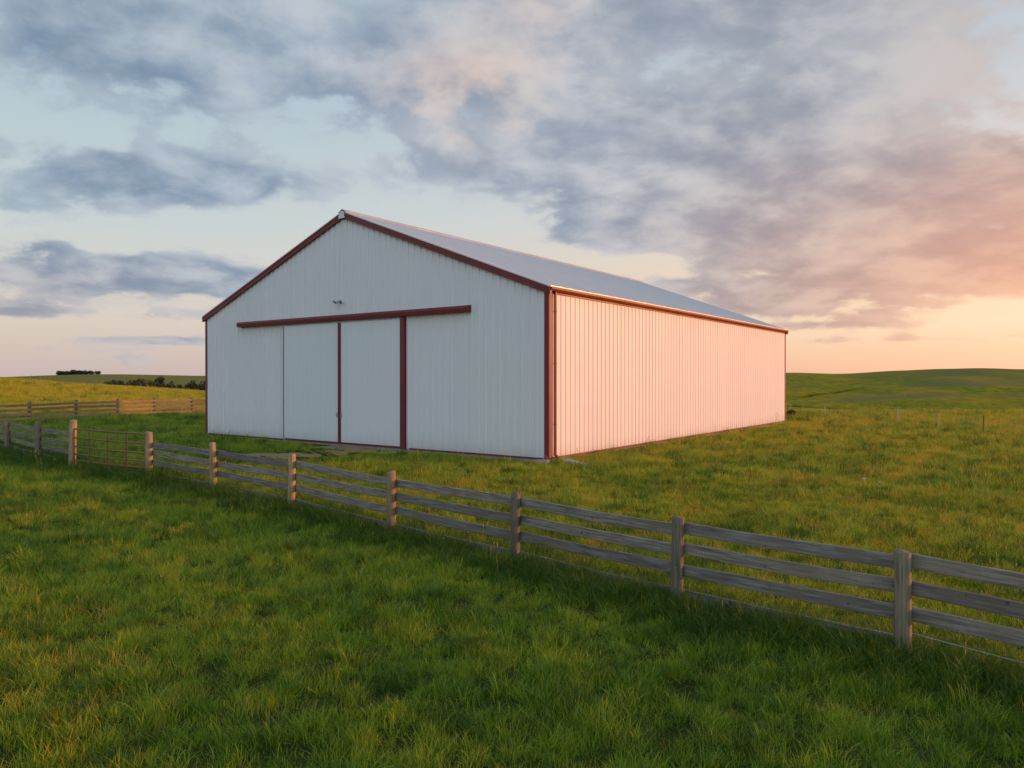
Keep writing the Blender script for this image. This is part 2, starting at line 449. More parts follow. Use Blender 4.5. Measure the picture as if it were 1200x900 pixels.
FPOST = [(-25.0, 32.4), (-21.9, 29.9), (-18.65, 27.42), (-15.50, 24.25), (-13.06, 22.02), (-9.77, 19.96), (-7.12, 17.71), (-4.58, 15.39), (-2.10, 12.90),
         (0.04, 10.94), (1.965, 8.86), (3.76, 7.12), (5.45, 5.35)]

def fence_dist(x, y):
    d = np.full(np.shape(x), 1e9)
    for a, b in zip(FPOST[:-1], FPOST[1:]): d = np.minimum(d, seg_dist(x, y, a[0], a[1], b[0], b[1]))
    return d

def front_side(x, y):
    """>0 on the camera's side of the front fence"""
    return -(0.70 * (x - 0.04) + 0.714 * (y - 10.94))

def fbm(x, y, lam, k0=0):
    return wavy(x, y, lam, k0) + 0.6 * wavy(x, y, lam * 0.45, k0 + 5) + 0.4 * wavy(x, y, lam * 0.2, k0 + 10)

def trail_mask(x, y):
    return np.exp(-(seg_dist(x, y, 9.6, 18.9, 13.4, 24.4) / 0.22) ** 2) + np.exp(-(seg_dist(x, y, 13.4, 24.4, 16.8, 28.8) / 0.26) ** 2)

def masks(x, y):
    """dryness, lushness, bare soil of the ground cover (what grows there)"""
    k = x / np.maximum(y, 1.0)
    n = fbm(x, y, 9.0, 2); n2 = fbm(x, y, 3.2, 7)
    fs = front_side(x, y)
    dry = 0.07 + 0.08 * n + 0.06 * n2
    behind = sst(-fs, 0.0, 2.5)
    dry = dry + behind * 0.34 * sst(k, -0.45, -0.1) + 0.24 * behind * n2 + 0.12 * behind * n
    dry = dry + 0.22 * sst(np.hypot(x, y), 22, 50) * behind * sst(k, 0.0, 0.2)
    dry = dry + 0.75 * sst(y, 54, 66) * (1 - sst(k, -0.25, -0.12)) * (1 - sst(y, 150, 175))
    dry = dry + 0.38 * sst(y, 260, 330) * (1 - sst(k, -0.1, 0.1))
    dry = dry - 0.18 * sst(y, 62, 95) * sst(k, 0.2, 0.3)
    trail = np.exp(-(seg_dist(x, y, 9.6, 18.9, 13.4, 24.4) / 0.16) ** 2) + np.exp(-(seg_dist(x, y, 13.4, 24.4, 16.8, 28.8) / 0.2) ** 2)
    dry = dry + 0.75 * trail
    dry = dry + 0.30 * np.exp(-(((x + 4.2) / 1.6) ** 2 + ((y - 7.0) / 2.2) ** 2)) + 0.2 * np.exp(-(((x + 9) / 3) ** 2 + ((y - 15) / 2.0) ** 2))
    lush = 0.30 - 0.14 * n + 0.25 * np.exp(-(fence_dist(x, y) / 0.7) ** 2)
    for (a, b, wd) in GULLIES:
        lush = lush + 0.9 * np.exp(-(seg_dist(x, y, a[0], a[1], b[0], b[1]) / wd) ** 2)
    soil = 1.05 * np.exp(-(((x + 8.2) / 1.8) ** 2 + ((y - 26.4) / 1.0) ** 2)) \
         + 0.6 * np.exp(-(((x + 6.4) / 0.7) ** 2 + ((y - 27.8) / 0.9) ** 2)) \
         + 0.95 * np.exp(-(seg_dist(x, y, -4.2, 27.5, -7.4, 29.7) / 0.6) ** 2) \
         + 0.3 * np.exp(-(((x + 12.0) / 1.6) ** 2 + ((y - 17.2) / 0.8) ** 2)) + 0.3 * np.exp(-(((x + 10.0) / 1.6) ** 2 + ((y - 14.2) / 0.6) ** 2)) \
         + 0.6 * np.exp(-(seg_dist(x, y, 1.6, 23.6, -3.5, 27.1) / 0.3) ** 2)
    soil = soil * (1 + 1.2 * wavy(x, y, 1.0, 3, 8) + 0.8 * wavy(x, y, 0.45, 12, 8))
    return np.clip(dry, 0, 1), np.clip(lush, 0, 1), np.clip(soil, 0, 1)

def m_ground(name, thatch):
    m_, gg, bs, out = new_mat(name)
    at = gg.n.new('ShaderNodeAttribute'); at.attribute_name = 'cover'
    dry, lush, soil = gg.sep(at.outputs['Vector'])
    geo = gg.n.new('ShaderNodeNewGeometry'); pos = geo.outputs['Position']
    x, y, z = gg.sep(pos)
    flat = gg.comb(x, gg.mul(y, 0.55), 0.0)
    a = gg.noise(flat, 0.06, 6, 0.6); b = gg.noise(pos, 0.55, 6, 0.62); c_ = gg.noise(pos, 9.0, 4, 0.6)
    col = gg.mix(gg.ss(b, 0.32, 0.68), *(((0.050, 0.062, 0.016), (0.085, 0.090, 0.024)) if thatch else ((0.110, 0.180, 0.018), (0.215, 0.280, 0.030))))
    d2 = gg.add(gg.add(dry, gg.mul(gg.sub(a, 0.5), 0.9)), gg.mul(gg.sub(b, 0.5), 0.5))
    col = gg.mix(gg.ss(d2, 0.15, 0.95), col, (0.47, 0.33, 0.022))
    col = gg.mix(gg.mul(gg.ss(lush, 0.3, 1.0), 0.75), col, (0.036, 0.066, 0.012))
    pa = gg.n.new('ShaderNodeAttribute'); pa.attribute_name = 'pale'
    col = gg.mix(gg.ss(gg.add(pa.outputs['Fac'], gg.mul(gg.sub(gg.noise(gg.comb(gg.mul(x, 0.35), y, 0.0), 0.09, 5, 0.6), 0.5), 1.1)), 0.2, 0.9), col, (0.205, 0.205, 0.070))
    col = gg.mix(gg.ss(gg.add(soil, gg.mul(gg.sub(b, 0.5), 0.9)), 0.30, 0.60), col, gg.mix(c_, (0.38, 0.25, 0.125), (0.56, 0.40, 0.215)))
    col = gg.mix(gg.mul(c_, 0.22), col, (0.05, 0.05, 0.016))
    gg.put(bs.inputs['Base Color'], col)
    bs.inputs['Roughness'].default_value = 1.0; bs.inputs['Specular IOR Level'].default_value = 0.0
    bump(gg, bs, gg.add(b, gg.mul(c_, 0.5)), 0.9, 0.5)
    return m_
M_GROUND = m_ground('pasture_thatch', True)
M_HILL = m_ground('hill_turf', False)

def build_terrain():
    angs = np.concatenate([np.linspace(-180, -55, 50)[:-1], np.linspace(-55, 55, 330)[:-1], np.linspace(55, 180, 51)[:-1]])
    an = np.radians(angs); na = len(an)
    rad = np.concatenate([[0.6], np.geomspace(1.5, 75, 210), np.geomspace(75, 700, 190)[1:], np.geomspace(700, 6000, 24)[1:]])
    A_, R_ = np.meshgrid(an, rad)
    X = R_ * np.sin(A_); Y = R_ * np.cos(A_)
    Z = height(X, Y)
    split = int(np.argmin(np.abs(rad - 75)))
    def sheet(name, i0, i1, centre):
        Xs, Ys, Zs = X[i0:i1 + 1], Y[i0:i1 + 1], Z[i0:i1 + 1]
        nr = Xs.shape[0]
        V = np.stack([Xs.ravel(), Ys.ravel(), Zs.ravel()], 1)
        ii, jj = np.meshgrid(np.arange(nr - 1), np.arange(na), indexing='ij')
        j2 = (jj + 1) % na
        F = np.stack([ii * na + jj, ii * na + j2, (ii + 1) * na + j2, (ii + 1) * na + jj], -1).reshape(-1, 4)[:, ::-1]
        F = [tuple(q) for q in F.tolist()]
        if centre: F.append(tuple(range(na))[::-1][::-1])
        o = mesh_obj(name, V, F, M_GROUND if centre else M_HILL, None, True)
        d_, l_, s_ = masks(V[:, 0], V[:, 1])
        at = o.data.attributes.new('cover', 'FLOAT_VECTOR', 'POINT')
        at.data.foreach_set('vector', np.stack([d_, l_, s_], 1).astype(np.float32).ravel())
        yy, kk = V[:, 1], V[:, 0] / np.maximum(V[:, 1], 1.0)
        pl = 0.9 * sst(yy, 240, 320) * (1 - sst(kk, -0.15, 0.05)) + 0.42 * sst(yy, 105, 150) * sst(kk, 0.2, 0.3)  # far-left hill paled in the colour for haze, right hill for sunlit streaks
        pl = pl + 0.5 * np.exp(-((V[:, 0] - 0.62 * yy) / 25.0) ** 2) * np.exp(-((yy - 225) / 26.0) ** 2)
        for (a, b, wd) in PALE_BANDS: pl = pl + 0.55 * np.exp(-(seg_dist(V[:, 0], V[:, 1], a[0], a[1], b[0], b[1]) / wd) ** 2)
        for (a, b, wd) in GULLIES: pl = pl - 0.8 * np.exp(-(seg_dist(V[:, 0], V[:, 1], a[0], a[1], b[0], b[1]) / wd) ** 2)
        at = o.data.attributes.new('pale', 'FLOAT', 'POINT'); at.data.foreach_set('value', np.clip(pl, 0, 1).astype(np.float32))
        bm = bmesh.new(); bm.from_mesh(o.data); bmesh.ops.recalc_face_normals(bm, faces=bm.faces[:])
        if sum(f.normal.z for f in bm.faces) < 0: bmesh.ops.reverse_faces(bm, faces=bm.faces[:])
        bm.to_mesh(o.data); bm.free()
        return o
    o = sheet('ground', 0, split, True); o['kind'] = 'structure'
    o = sheet('hills', split, len(rad) - 1, False); o['kind'] = 'structure'
build_terrain()

def hz(x, y): return float(height(np.array([x]), np.array([y]))[0])


# ------------------------------------------------------------------ barn
def build_barn():
    b = thing('barn', 'large white ribbed metal barn with dark red trim and closed sliding doors', 'barn', (MX, MY, 0.0), -TH)
    W2 = BW / 2; L = BL_
    slope = (RIDGE - EAVE) / W2
    z0 = 0.10
    def roofz(lx): return RIDGE - abs(lx) * slope
    def ribbed(a0, a1, rib, hgt, base, top, zb, zt, pos):
        """profile along the wall; pos(a, off, z) -> local point; zt(a) top height"""
        pr = []
        n = max(1, int(round((a1 - a0) / rib))); st = (a1 - a0) / n
        pr.append((a0, 0.0))
        for i in range(n):
            c = a0 + (i + 0.5) * st
            pr += [(c - base / 2, 0.0), (c - top / 2, hgt), (c + top / 2, hgt), (c + base / 2, 0.0)]
            for fr in (0.33, 0.67):                         # two shallow stiffening swages in the pan
                m_ = c + base / 2 + (st - base) * fr
                if m_ < a1 - 0.03 and i < n - 1:
                    pr += [(m_ - 0.016, 0.0), (m_, 0.0055), (m_ + 0.016, 0.0)]
        pr.append((a1, 0.0))
        if zt is roofz:
            extra = [p for p in pr if abs(p[0]) < 1e-6]
            if not extra:
                for i in range(len(pr) - 1):
                    if pr[i][0] < 0 < pr[i + 1][0]:
                        t = -pr[i][0] / (pr[i + 1][0] - pr[i][0]); pr.insert(i + 1, (0.0, pr[i][1] + t * (pr[i + 1][1] - pr[i][1]))); break
        v = []; f = []
        for (a, o_) in pr:
            v += [pos(a, o_, zb), pos(a, o_, zt(a) if callable(zt) else zt)]
        for i in range(len(pr) - 1): f.append((2 * i, 2 * i + 2, 2 * i + 3, 2 * i + 1))
        return v, f
    # walls
    v, f = ribbed(-W2, W2, 0.305, 0.034, 0.085, 0.042, z0, roofz, lambda a, o_, z: (a, -o_, z))
    MB().raw(v, f).build('gable_wall', M_WHITE, b)
    v, f = ribbed(-W2, W2, 0.305, 0.034, 0.085, 0.042, z0, roofz, lambda a, o_, z: (a, L + o_, z))
    MB().raw(v, f).build('rear_wall', M_WHITE, b)
    for s in (1, -1):
        v, f = ribbed(0.0, L, 0.305, 0.027, 0.118, 0.034, z0, EAVE - 0.02, lambda a, o_, z: (s * (W2 + o_), a, z))
        MB().raw(v, f).build('side_wall', M_WHITE, b)
    # footing
    MB().box((-W2 - 0.02, -0.02, -0.4), (W2 + 0.02, L + 0.02, z0 - 0.004)).build('concrete_footing', M_CONC, b)
    MB().box((W2 - 0.35, -0.30, -0.35), (W2 + 0.12, -0.045, 0.085), 0.02).build('concrete_pier', M_CONC, b)
    # roof sheets with standing ribs, ridge cap
    eo, go = 0.16, 0.10            # overhang past eave and gable
    th = 0.05
    roof = MB()
    for s in (1, -1):
        xe = W2 + eo; ze = EAVE - eo * slope + 0.06; zr = RIDGE + 0.06
        y0, y1 = -go, L + go
        nr = int((y1 - y0) / 0.61); st = (y1 - y0) / nr
        pr = [(y0, 0.0)]
        for i in range(1, nr):
            c = y0 + i * st; pr += [(c - 0.04, 0), (c - 0.016, 0.018), (c + 0.016, 0.018), (c + 0.04, 0)]
        pr.append((y1, 0.0))
        v = []; f = []
        for (yy, o_) in pr: v += [(s * xe, yy, ze + o_), (0.0, yy, zr + o_), (s * xe, yy, ze - th), (0.0, yy, zr - th)]
        for i in range(len(pr) - 1):
            q = 4 * i; f += [(q, q + 4, q + 5, q + 1), (q + 2, q + 3, q + 7, q + 6), (q, q + 2, q + 6, q + 4)]
        f.append((0, 1, 3, 2)); q = 4 * (len(pr) - 1); f.append((q, q + 2, q + 3, q + 1))
        roof.raw(v, f)
    ro = roof.build('roof', M_ROOF, b)
    cap = MB(); wv = 0.22; zr = RIDGE + 0.06
    sec = [(-wv, zr - wv * slope + 0.034), (-0.05, zr + 0.045), (0, zr + 0.06), (0.05, zr + 0.045), (wv, zr - wv * slope + 0.034)]
    v = []
    for yy in (-go - 0.03, L + go + 0.03):
        v += [(x, yy, z) for x, z in sec] + [(x, yy, z - 0.03) for x, z in sec]
    f = []
    for i in range(4): f += [(i, i + 1, 11 + i, 10 + i), (5 + i, 15 + i, 16 + i, 6 + i), (i, 5 + i, 6 + i, i + 1), (10 + i, 11 + i, 16 + i, 15 + i)]
    f += [(0, 10, 15, 5), (4, 9, 19, 14)]
    cap.raw(v, f); cap.build('ridge_cap', M_GREYTRIM, ro)
    # pale closure plate under the cap at the front peak
    v = [(-0.19, -0.165, RIDGE - 0.25), (0.19, -0.165, RIDGE - 0.25), (0.12, -0.165, RIDGE - 0.02), (0, -0.165, RIDGE + 0.04), (-0.12, -0.165, RIDGE - 0.02)]
    v += [(x, y + 0.02, z) for x, y, z in v]
    MB().raw(v, [(0, 1, 2, 3, 4), (9, 8, 7, 6, 5)] + [(i, 5 + i, 5 + (i + 1) % 5, (i + 1) % 5) for i in range(5)]).build('peak_plate', M_DOOR, ro)
    # rake trims (front and rear, both slopes)
    for ys, s in ((-1, 1), (-1, -1), (1, 1), (1, -1)):
        yo = -0.03 if ys < 0 else L + 0.03
        ya, yb = (yo - 0.10, yo) if ys < 0 else (yo, yo + 0.10)
        x1 = W2 + 0.14; hh = 0.235
        zc = lambda x: RIDGE - x * slope + 0.005
        v = []
        for yy in (ya, yb):
            v += [(s * 0.004, yy, zc(0)), (s * x1, yy, zc(x1)), (s * x1, yy, zc(x1) - hh), (s * 0.004, yy, zc(0) - hh)]
        f = [(0, 1, 2, 3), (7, 6, 5, 4), (0, 4, 5, 1), (1, 5, 6, 2), (2, 6, 7, 3), (3, 7, 4, 0)]
        t = MB().raw(v, f)
        # lower lip that kicks out
        v2 = []
        yl = ya - 0.018 if ys < 0 else yb + 0.018
        for yy in (yl, ya if ys < 0 else yb):
            v2 += [(s * 0.03, yy, zc(0.03) - 0.060), (s * x1, yy, zc(x1) - 0.060), (s * x1, yy, zc(x1) - 0.088), (s * 0.03, yy, zc(0.03) - 0.088)]
        t.raw(v2, f)
        t.build('rake_trim', M_RED, b)
    # corner trims
    for sx, sy in ((1, 0), (-1, 0), (1, 1), (-1, 1)):
        cm = MB(); w_ = 0.15; pr = 0.040
        yf = 0.0 if sy == 0 else L; d = -1 if sy == 0 else 1
        zt = EAVE - 0.06
        xa, xb = sx * (W2 - w_), sx * (W2 + pr)
        cm.box((min(xa, xb), min(yf, yf + d * pr), 0.09), (max(xa, xb), max(yf, yf + d * pr), zt), 0.006)
        ya, yb = yf, yf - d * w_
        cm.box((min(sx * W2, sx * (W2 + pr)), min(ya, yb), 0.09), (max(sx * W2, sx * (W2 + pr)), max(ya, yb) - 0.0, zt - 0.003), 0.006)
        cm.build('corner_trim', M_RED, b)
    # base trim along each wall
    for s in (1, -1):
        MB().box((s * (W2 + 0.003), 0.20, 0.075), (s * (W2 + 0.05), L - 0.20, 0.15), 0.005).build('base_trim', M_RED, b)
    MB().box((-W2 + 0.2, -0.05, 0.072), (-3.9, -0.003, 0.13), 0.005).build('base_trim', M_RED, b)
    MB().box((3.61, -0.05, 0.072), (W2 - 0.2, -0.003, 0.13), 0.005).build('base_trim', M_RED, b)
    # gutters and downspouts
    for s in (1, -1):
        gm = MB()
        sec = [(0.0, 0.0), (0.0, -0.12), (0.04, -0.14), (0.09, -0.14), (0.15, -0.075), (0.15, 0.0), (0.142, 0.0), (0.142, -0.068), (0.085, -0.125), (0.02, -0.115), (0.02, 0.0)]
        n = len(sec); v = []
        for yy in (-0.08, L + 0.08): v += [(s * (W2 + 0.035 + x), yy, EAVE - 0.02 + z) for x, z in sec]
        f = [(i, (i + 1) % n, n + (i + 1) % n, n + i) for i in range(n)]
        for o_ in (0, n):
            f += [(o_ + 0, o_ + 1, o_ + 9, o_ + 10), (o_ + 1, o_ + 2, o_ + 9), (o_ + 2, o_ + 3, o_ + 8, o_ + 9), (o_ + 3, o_ + 4, o_ + 7, o_ + 8), (o_ + 4, o_ + 5, o_ + 6, o_ + 7)]
        gm.raw(v, f)
        for yy in (-0.084, L + 0.084):
            gm.box((s * (W2 + 0.036), yy - 0.004, EAVE - 0.15), (s * (W2 + 0.18), yy + 0.004, EAVE - 0.025))
        gu = gm.build('gutter', M_REDGUT, b)
        MB().box((s * (W2 + 0.002), 0.0, EAVE - 0.235), (s * (W2 + 0.033), L, EAVE - 0.165), 0.004).build('eave_trim', M_REDGUT, b)
    dm = MB(); x0 = W2 + 0.045
    dm.box((x0, 0.24, 0.22), (x0 + 0.068, 0.33, EAVE - 0.165), 0.010)
    dm.raw(*(lambda a: (a, [(0, 1, 2, 3), (7, 6, 5, 4), (0, 4, 5, 1), (1, 5, 6, 2), (2, 6, 7, 3), (3, 7, 4, 0)]))(
        [(x0, 0.24, 0.23), (x0 + 0.068, 0.24, 0.23), (x0 + 0.068, 0.33, 0.23), (x0, 0.33, 0.23),
         (x0 + 0.14, 0.235, 0.05), (x0 + 0.22, 0.235, 0.10), (x0 + 0.22, 0.335, 0.10), (x0 + 0.14, 0.335, 0.05)]))
    for zz_ in (1.2, 3.2, 4.9): dm.box((x0 - 0.01, 0.234, zz_), (x0 + 0.075, 0.336, zz_ + 0.03), 0.003)
    dm.build('downspout', M_RED, b)
    # sliding doors: t measured from the right corner, lx = W2 - t
    seam = W2 - 9.95; dl = W2 - 13.5; dr = W2 - 6.45
    ztop, zbot = 4.96, 0.17
    for (xa, xb, side) in ((dl, seam - 0.006, -1), (seam + 0.006, dr - 0.11, 1)):
        v, f = ribbed(xa, xb, 0.305, 0.010, 0.06, 0.03, zbot, ztop, lambda a, o_, z: (a, -0.105 - o_, z))
        d = MB().raw(v, f).box((xa, -0.103, zbot), (xb, -0.055, ztop))
        do = d.build('sliding_door', M_DOOR, b)
        e = MB()
        if side < 0:
            e.box((xb - 0.075, -0.135, zbot - 0.01), (xb, -0.05, ztop), 0.005)
            e2 = MB().box((xa - 0.03, -0.128, zbot), (xa + 0.03, -0.05, ztop), 0.004); e2.build('edge_trim', M_RED, do)
            MB().box((xa + 0.032, -0.132, zbot), (xa + 0.07, -0.104, ztop), 0.004).build('edge_flashing', M_WHITE, do)
        else:
            e.box((xa, -0.135, zbot - 0.01), (xa + 0.075, -0.05, ztop), 0.005)
        e.build('edge_trim', M_RED, do)
        hx = (xb - 0.13) if side < 0 else (xa + 0.13)
        MB().box((hx - 0.022, -0.132, 1.17), (hx + 0.022, -0.114, 1.36), 0.005).tube([(hx, -0.125, 1.19), (hx, -0.17, 1.20), (hx, -0.17, 1.33), (hx, -0.125, 1.34)], 0.009, 6).build('handle', M_GREYTRIM, do)
        MB().box((xa + 0.02, -0.075, zbot - 0.075), (xb - 0.02, -0.057, zbot + 0.01)).build('bottom_rail', M_RED, do)
    MB().box((dr - 0.105, -0.150, 0.08), (dr + 0.10, -0.004, 5.02), 0.008).build('door_jamb', M_RED, b)
    # track cover
    xa, xb = W2 - 16.72, W2 - 3.2
    tr = MB()
    v = []
    for x in (xa, xb): v += [(x, -0.004, 5.30), (x, -0.235, 5.265), (x, -0.255, 5.18), (x, -0.235, 5.055), (x, -0.004, 5.055)]
    tr.raw(v, [(i, (i + 1) % 5, 5 + (i + 1) % 5, 5 + i) for i in range(5)] + [(4, 3, 2, 1, 0), (5, 6, 7, 8, 9)])
    tr.build('door_track', M_RED, b)
    # wall light above the doors
    lx = W2 - 9.93
    la = MB().box((lx - 0.045, -0.075, 5.74), (lx + 0.045, -0.030, 5.84), 0.01).tube([(lx, -0.07, 5.80), (lx - 0.04, -0.22, 5.82)], 0.022, 8)
    lo = la.build('wall_light', M_LAMP, b)
    for s, rot in ((-1, 0.5), (1, -0.35)):
        mt = Matrix.Translation((lx + s * 0.135 - 0.02, -0.24, 5.79)) @ Euler((0.5, rot, 0)).to_matrix().to_4x4()
        MB().box((-0.10, -0.035, -0.035), (0.10, 0.035, 0.035), 0.015, mt).build('lamp_head', M_LAMP, lo)
        MB().box((-0.085, -0.043, -0.027), (0.085, -0.0365, 0.027), 0.004, mt).build('lens', M_LENS, lo)
    return b
barn = build_barn()


# ------------------------------------------------------------------ fences
def post_mesh(rad, hgt, seed, depth=0.35):
    rs = random.Random(seed); n = 14; zs = [-depth, 0.0, hgt * 0.35, hgt * 0.7, hgt - 0.012, hgt]
    v = []; f = []
    ecc = [1 + 0.06 * math.sin(2 * t * 6.283 / n + rs.random()) + rs.uniform(-0.045, 0.045) for t in range(n)]
    lx, ly = rs.uniform(-0.02, 0.02), rs.uniform(-0.02, 0.02)
    for i, z in enumerate(zs):
        r_ = rad * (1.06 - 0.08 * max(0, z) / hgt) * (0.92 if i == len(zs) - 1 else 1.0)
        tilt = rs.uniform(-0.035, 0.035) * rad / 0.08 if i == len(zs) - 1 else 0
        for k in range(n):
            a = 6.283 * k / n
            v.append((math.cos(a) * r_ * ecc[k] + lx * z, math.sin(a) * r_ * ecc[k] + ly * z, z + (tilt * math.cos(a) if i >= len(zs) - 2 else 0)))
    for i in range(len(zs) - 1):
        for k in range(n): f.append((i * n + k, i * n + (k + 1) % n, (i + 1) * n + (k + 1) % n, (i + 1) * n + k))
    f.append(tuple((len(zs) - 1) * n + k for k in range(n)))
    return v, f

def board_mesh(length, hgt, thick, seed):
    rs = random.Random(seed); n = 10; v = []; f = []
    am, ph, tw = rs.uniform(-0.007, 0.007), rs.uniform(0, 6), rs.uniform(-0.03, 0.03)
    for i in range(n + 1):
        t = i / n; x = (t - 0.5) * length
        dz_ = am * math.sin(ph + t * 5) - 0.010 * math.sin(math.pi * t); dy_ = 0.008 * math.sin(ph * 2 + t * 4)
        hh = hgt / 2 + rs.uniform(-0.003, 0.003); c = 0.006
        for (yy, zz_) in ((-thick / 2, -hh + c), (-thick / 2, hh - c), (-thick / 2 + c, hh), (thick / 2 - c, hh), (thick / 2, hh - c), (thick / 2, -hh + c), (thick / 2 - c, -hh), (-thick / 2 + c, -hh)):
            v.append((x, yy + dy_ + zz_ * tw * (t - 0.5), zz_ + dz_))
    for i in range(n):
        for k in range(8): f.append((i * 8 + k, i * 8 + (k + 1) % 8, (i + 1) * 8 + (k + 1) % 8, (i + 1) * 8 + k))
    f.append(tuple(range(8))[::-1]); f.append(tuple(n * 8 + k for k in range(8)))
    return v, f

def add_post(root, x, y, hgt, rad, seed, mat=M_POST):
    v, f = post_mesh(rad, hgt, seed)
    o = MB().raw(v, f).build('post', mat, root, True)
    o.location = (x - root.location.x, y - root.location.y, hz(x, y) - root.location.z)
    o.rotation_euler = (random.uniform(-0.025, 0.025), random.uniform(-0.025, 0.025), random.uniform(0, 6))
    return o

def add_board(root, p, q, zc0, zc1, hgt, thick, off, seed, name='rail', ext=0.0, mat=None):
    p = Vector((*p, hz(*p) + zc0)); q = Vector((*q, hz(*q) + zc1))
    d = q - p; nrm = Vector((-d.y, d.x, 0)).normalized()
    if nrm.y < 0: nrm = -nrm
    c = (p + q) / 2 + nrm * off
    L = d.length - 0.012 + ext
    v, f = board_mesh(L, hgt, thick, seed)
    o = MB().raw(v, f).build(name, mat or M_BOARD, root)
    o.location = c - root.location
    o.rotation_euler = (0, -math.asin(d.z / d.length), math.atan2(d.y, d.x))
    return o

GRP = 'wooden board fences of the paddock'
fence_r = thing('wooden_fence', 'weathered grey board fence sloping from the rusty gate to the right foreground', 'fence', (0.04, 10.94, hz(0.04, 10.94)), 0, GRP)
POST_H = [1.18, 1.18, 1.16, 1.32, 1.48, 1.27, 1.17, 1.12, 1.11, 1.06, 1.06, 1.035, 1.05]
POST_R = [0.075, 0.075, 0.085, 0.085, 0.10, 0.090, 0.078, 0.074, 0.076, 0.070, 0.068, 0.073, 0.07]
RAIL_Z = [0.905, 0.662, 0.41]
for i in range(5, len(FPOST)):
    add_post(fence_r, *FPOST[i], POST_H[i], POST_R[i], 100 + i, M_POST if i < 9 else M_POSTSHADE)
sd = 200
for i in range(5, len(FPOST) - 1):
    a, b_ = FPOST[i], FPOST[i + 1]
    ends = random.uniform(-0.015, 0.015)
    for z in RAIL_Z:
        sd += 1; e0, e1 = random.uniform(-0.022, 0.022), random.uniform(-0.022, 0.022)
        add_board(fence_r, a, b_, z + e0 + (0.03 if i == 5 else 0), z + e1, 0.140, 0.036, 0.091, sd)
    if i < 11:
        sd += 1; add_board(fence_r, a, b_, 0.125, 0.115, 0.13, 0.032, 0.090, sd, 'low_rail')
# the last bay has a taut wire instead of a low board
a, b_ = FPOST[11], FPOST[12]
wpts = []
for t in np.linspace(0, 1, 12):
    x, y = a[0] + (b_[0] - a[0]) * t, a[1] + (b_[1] - a[1]) * t
    wpts.append(Vector((x + 0.06, y + 0.06, hz(x, y) + 0.23 - 0.05 * math.sin(math.pi * t) + 0.008 * math.sin(9 * t))) - fence_r.location)
MB().tube(wpts, 0.006, 6).build('wire', M_STEEL, fence_r)

fence_l = thing('wooden_fence', 'short grey board fence in shadow left of the rusty gate', 'fence', (FPOST[2][0], FPOST[2][1], hz(*FPOST[2])), 0, GRP)
for i in range(0, 5): add_post(fence_l, *FPOST[i], POST_H[i], POST_R[i], 100 + i, M_POSTSHADE if i < 4 else M_POST)
for i in range(0, 4):
    a, b_ = FPOST[i], FPOST[i + 1]
    for z in (1.03, 0.76, 0.49, 0.20):
        sd += 1; e0, e1 = random.uniform(-0.015, 0.015), random.uniform(-0.015, 0.015)
        add_board(fence_l, a, b_, z + e0, z + e1, 0.140, 0.036, 0.098, sd, 'rail' if z > 0.3 else 'low_rail')

BPOST = [(-34.6, 32.0), (-33.6, 36.0), (-32.4, 40.4), (-31.6, 43.6), (-30.3, 46.6), (-29.5, 50.2), (-28.3, 53.3), (-26.6, 55.2), (-24.4, 56.6), (-22.0, 57.8), (-19.2, 58.8)]
fence_b = thing('wooden_fence', 'distant brown board fence along the foot of the golden field', 'fence', (-28.3, 53.3, hz(-28.3, 53.3)), 0, GRP)
for i, p in enumerate(BPOST): add_post(fence_b, *p, 1.28, 0.095, 300 + i, M_POSTSHADE)
for i in range(len(BPOST) - 1):
    a, b_ = BPOST[i], BPOST[i + 1]
    for z in (1.08, 0.80, 0.52, 0.24):
        sd += 1; add_board(fence_b, a, b_, z + random.uniform(-0.02, 0.02), z + random.uniform(-0.02, 0.02), 0.16, 0.036, -0.11, sd, mat=M_BOARDWARM)

# rusty tube gate between the two tall posts
def build_gate():
    a = Vector((*FPOST[4], 0)); b_ = Vector((*FPOST[5], 0))
    d = (b_ - a); L = d.length - 0.30
    rz = math.atan2(d.y, d.x); c = (a + b_) / 2
    gt = thing('metal_gate', 'rusty tubular farm gate closed between two tall wooden posts', 'gate', (c.x, c.y, hz(c.x, c.y)), rz)
    hs = [1.20, 0.94, 0.68, 0.46, 0.28, 0.11]
    for z in hs: MB().tube([(-L / 2, 0, z + 0.01), (0, 0, z - 0.008), (L / 2, 0, z)], 0.023, 8).build('rail', M_RUST, gt, True)
    for x in (-L / 2, L / 2): MB().tube([(x, 0, 0.09), (x, 0, 1.22)], 0.022, 8).build('end_tube', M_RUST, gt, True)
    for x in (-L * 0.26, 0.0, L * 0.26): MB().box((x - 0.034, -0.034, 0.10), (x + 0.034, -0.0245, 1.21), 0.002).build('brace_bar', M_RUSTBAR, gt)
    for z in (0.30, 1.02): MB().tube([(-L / 2 - 0.10, 0, z), (-L / 2 + 0.02, 0, z)], 0.013, 6).build('hinge', M_RUST, gt)
    MB().tube([(L / 2 - 0.05, 0, 0.86), (L / 2 + 0.05, -0.03, 0.80), (L / 2 + 0.13, -0.01, 0.88)], 0.009, 6).build('latch_chain', M_STEEL, gt)
build_gate()

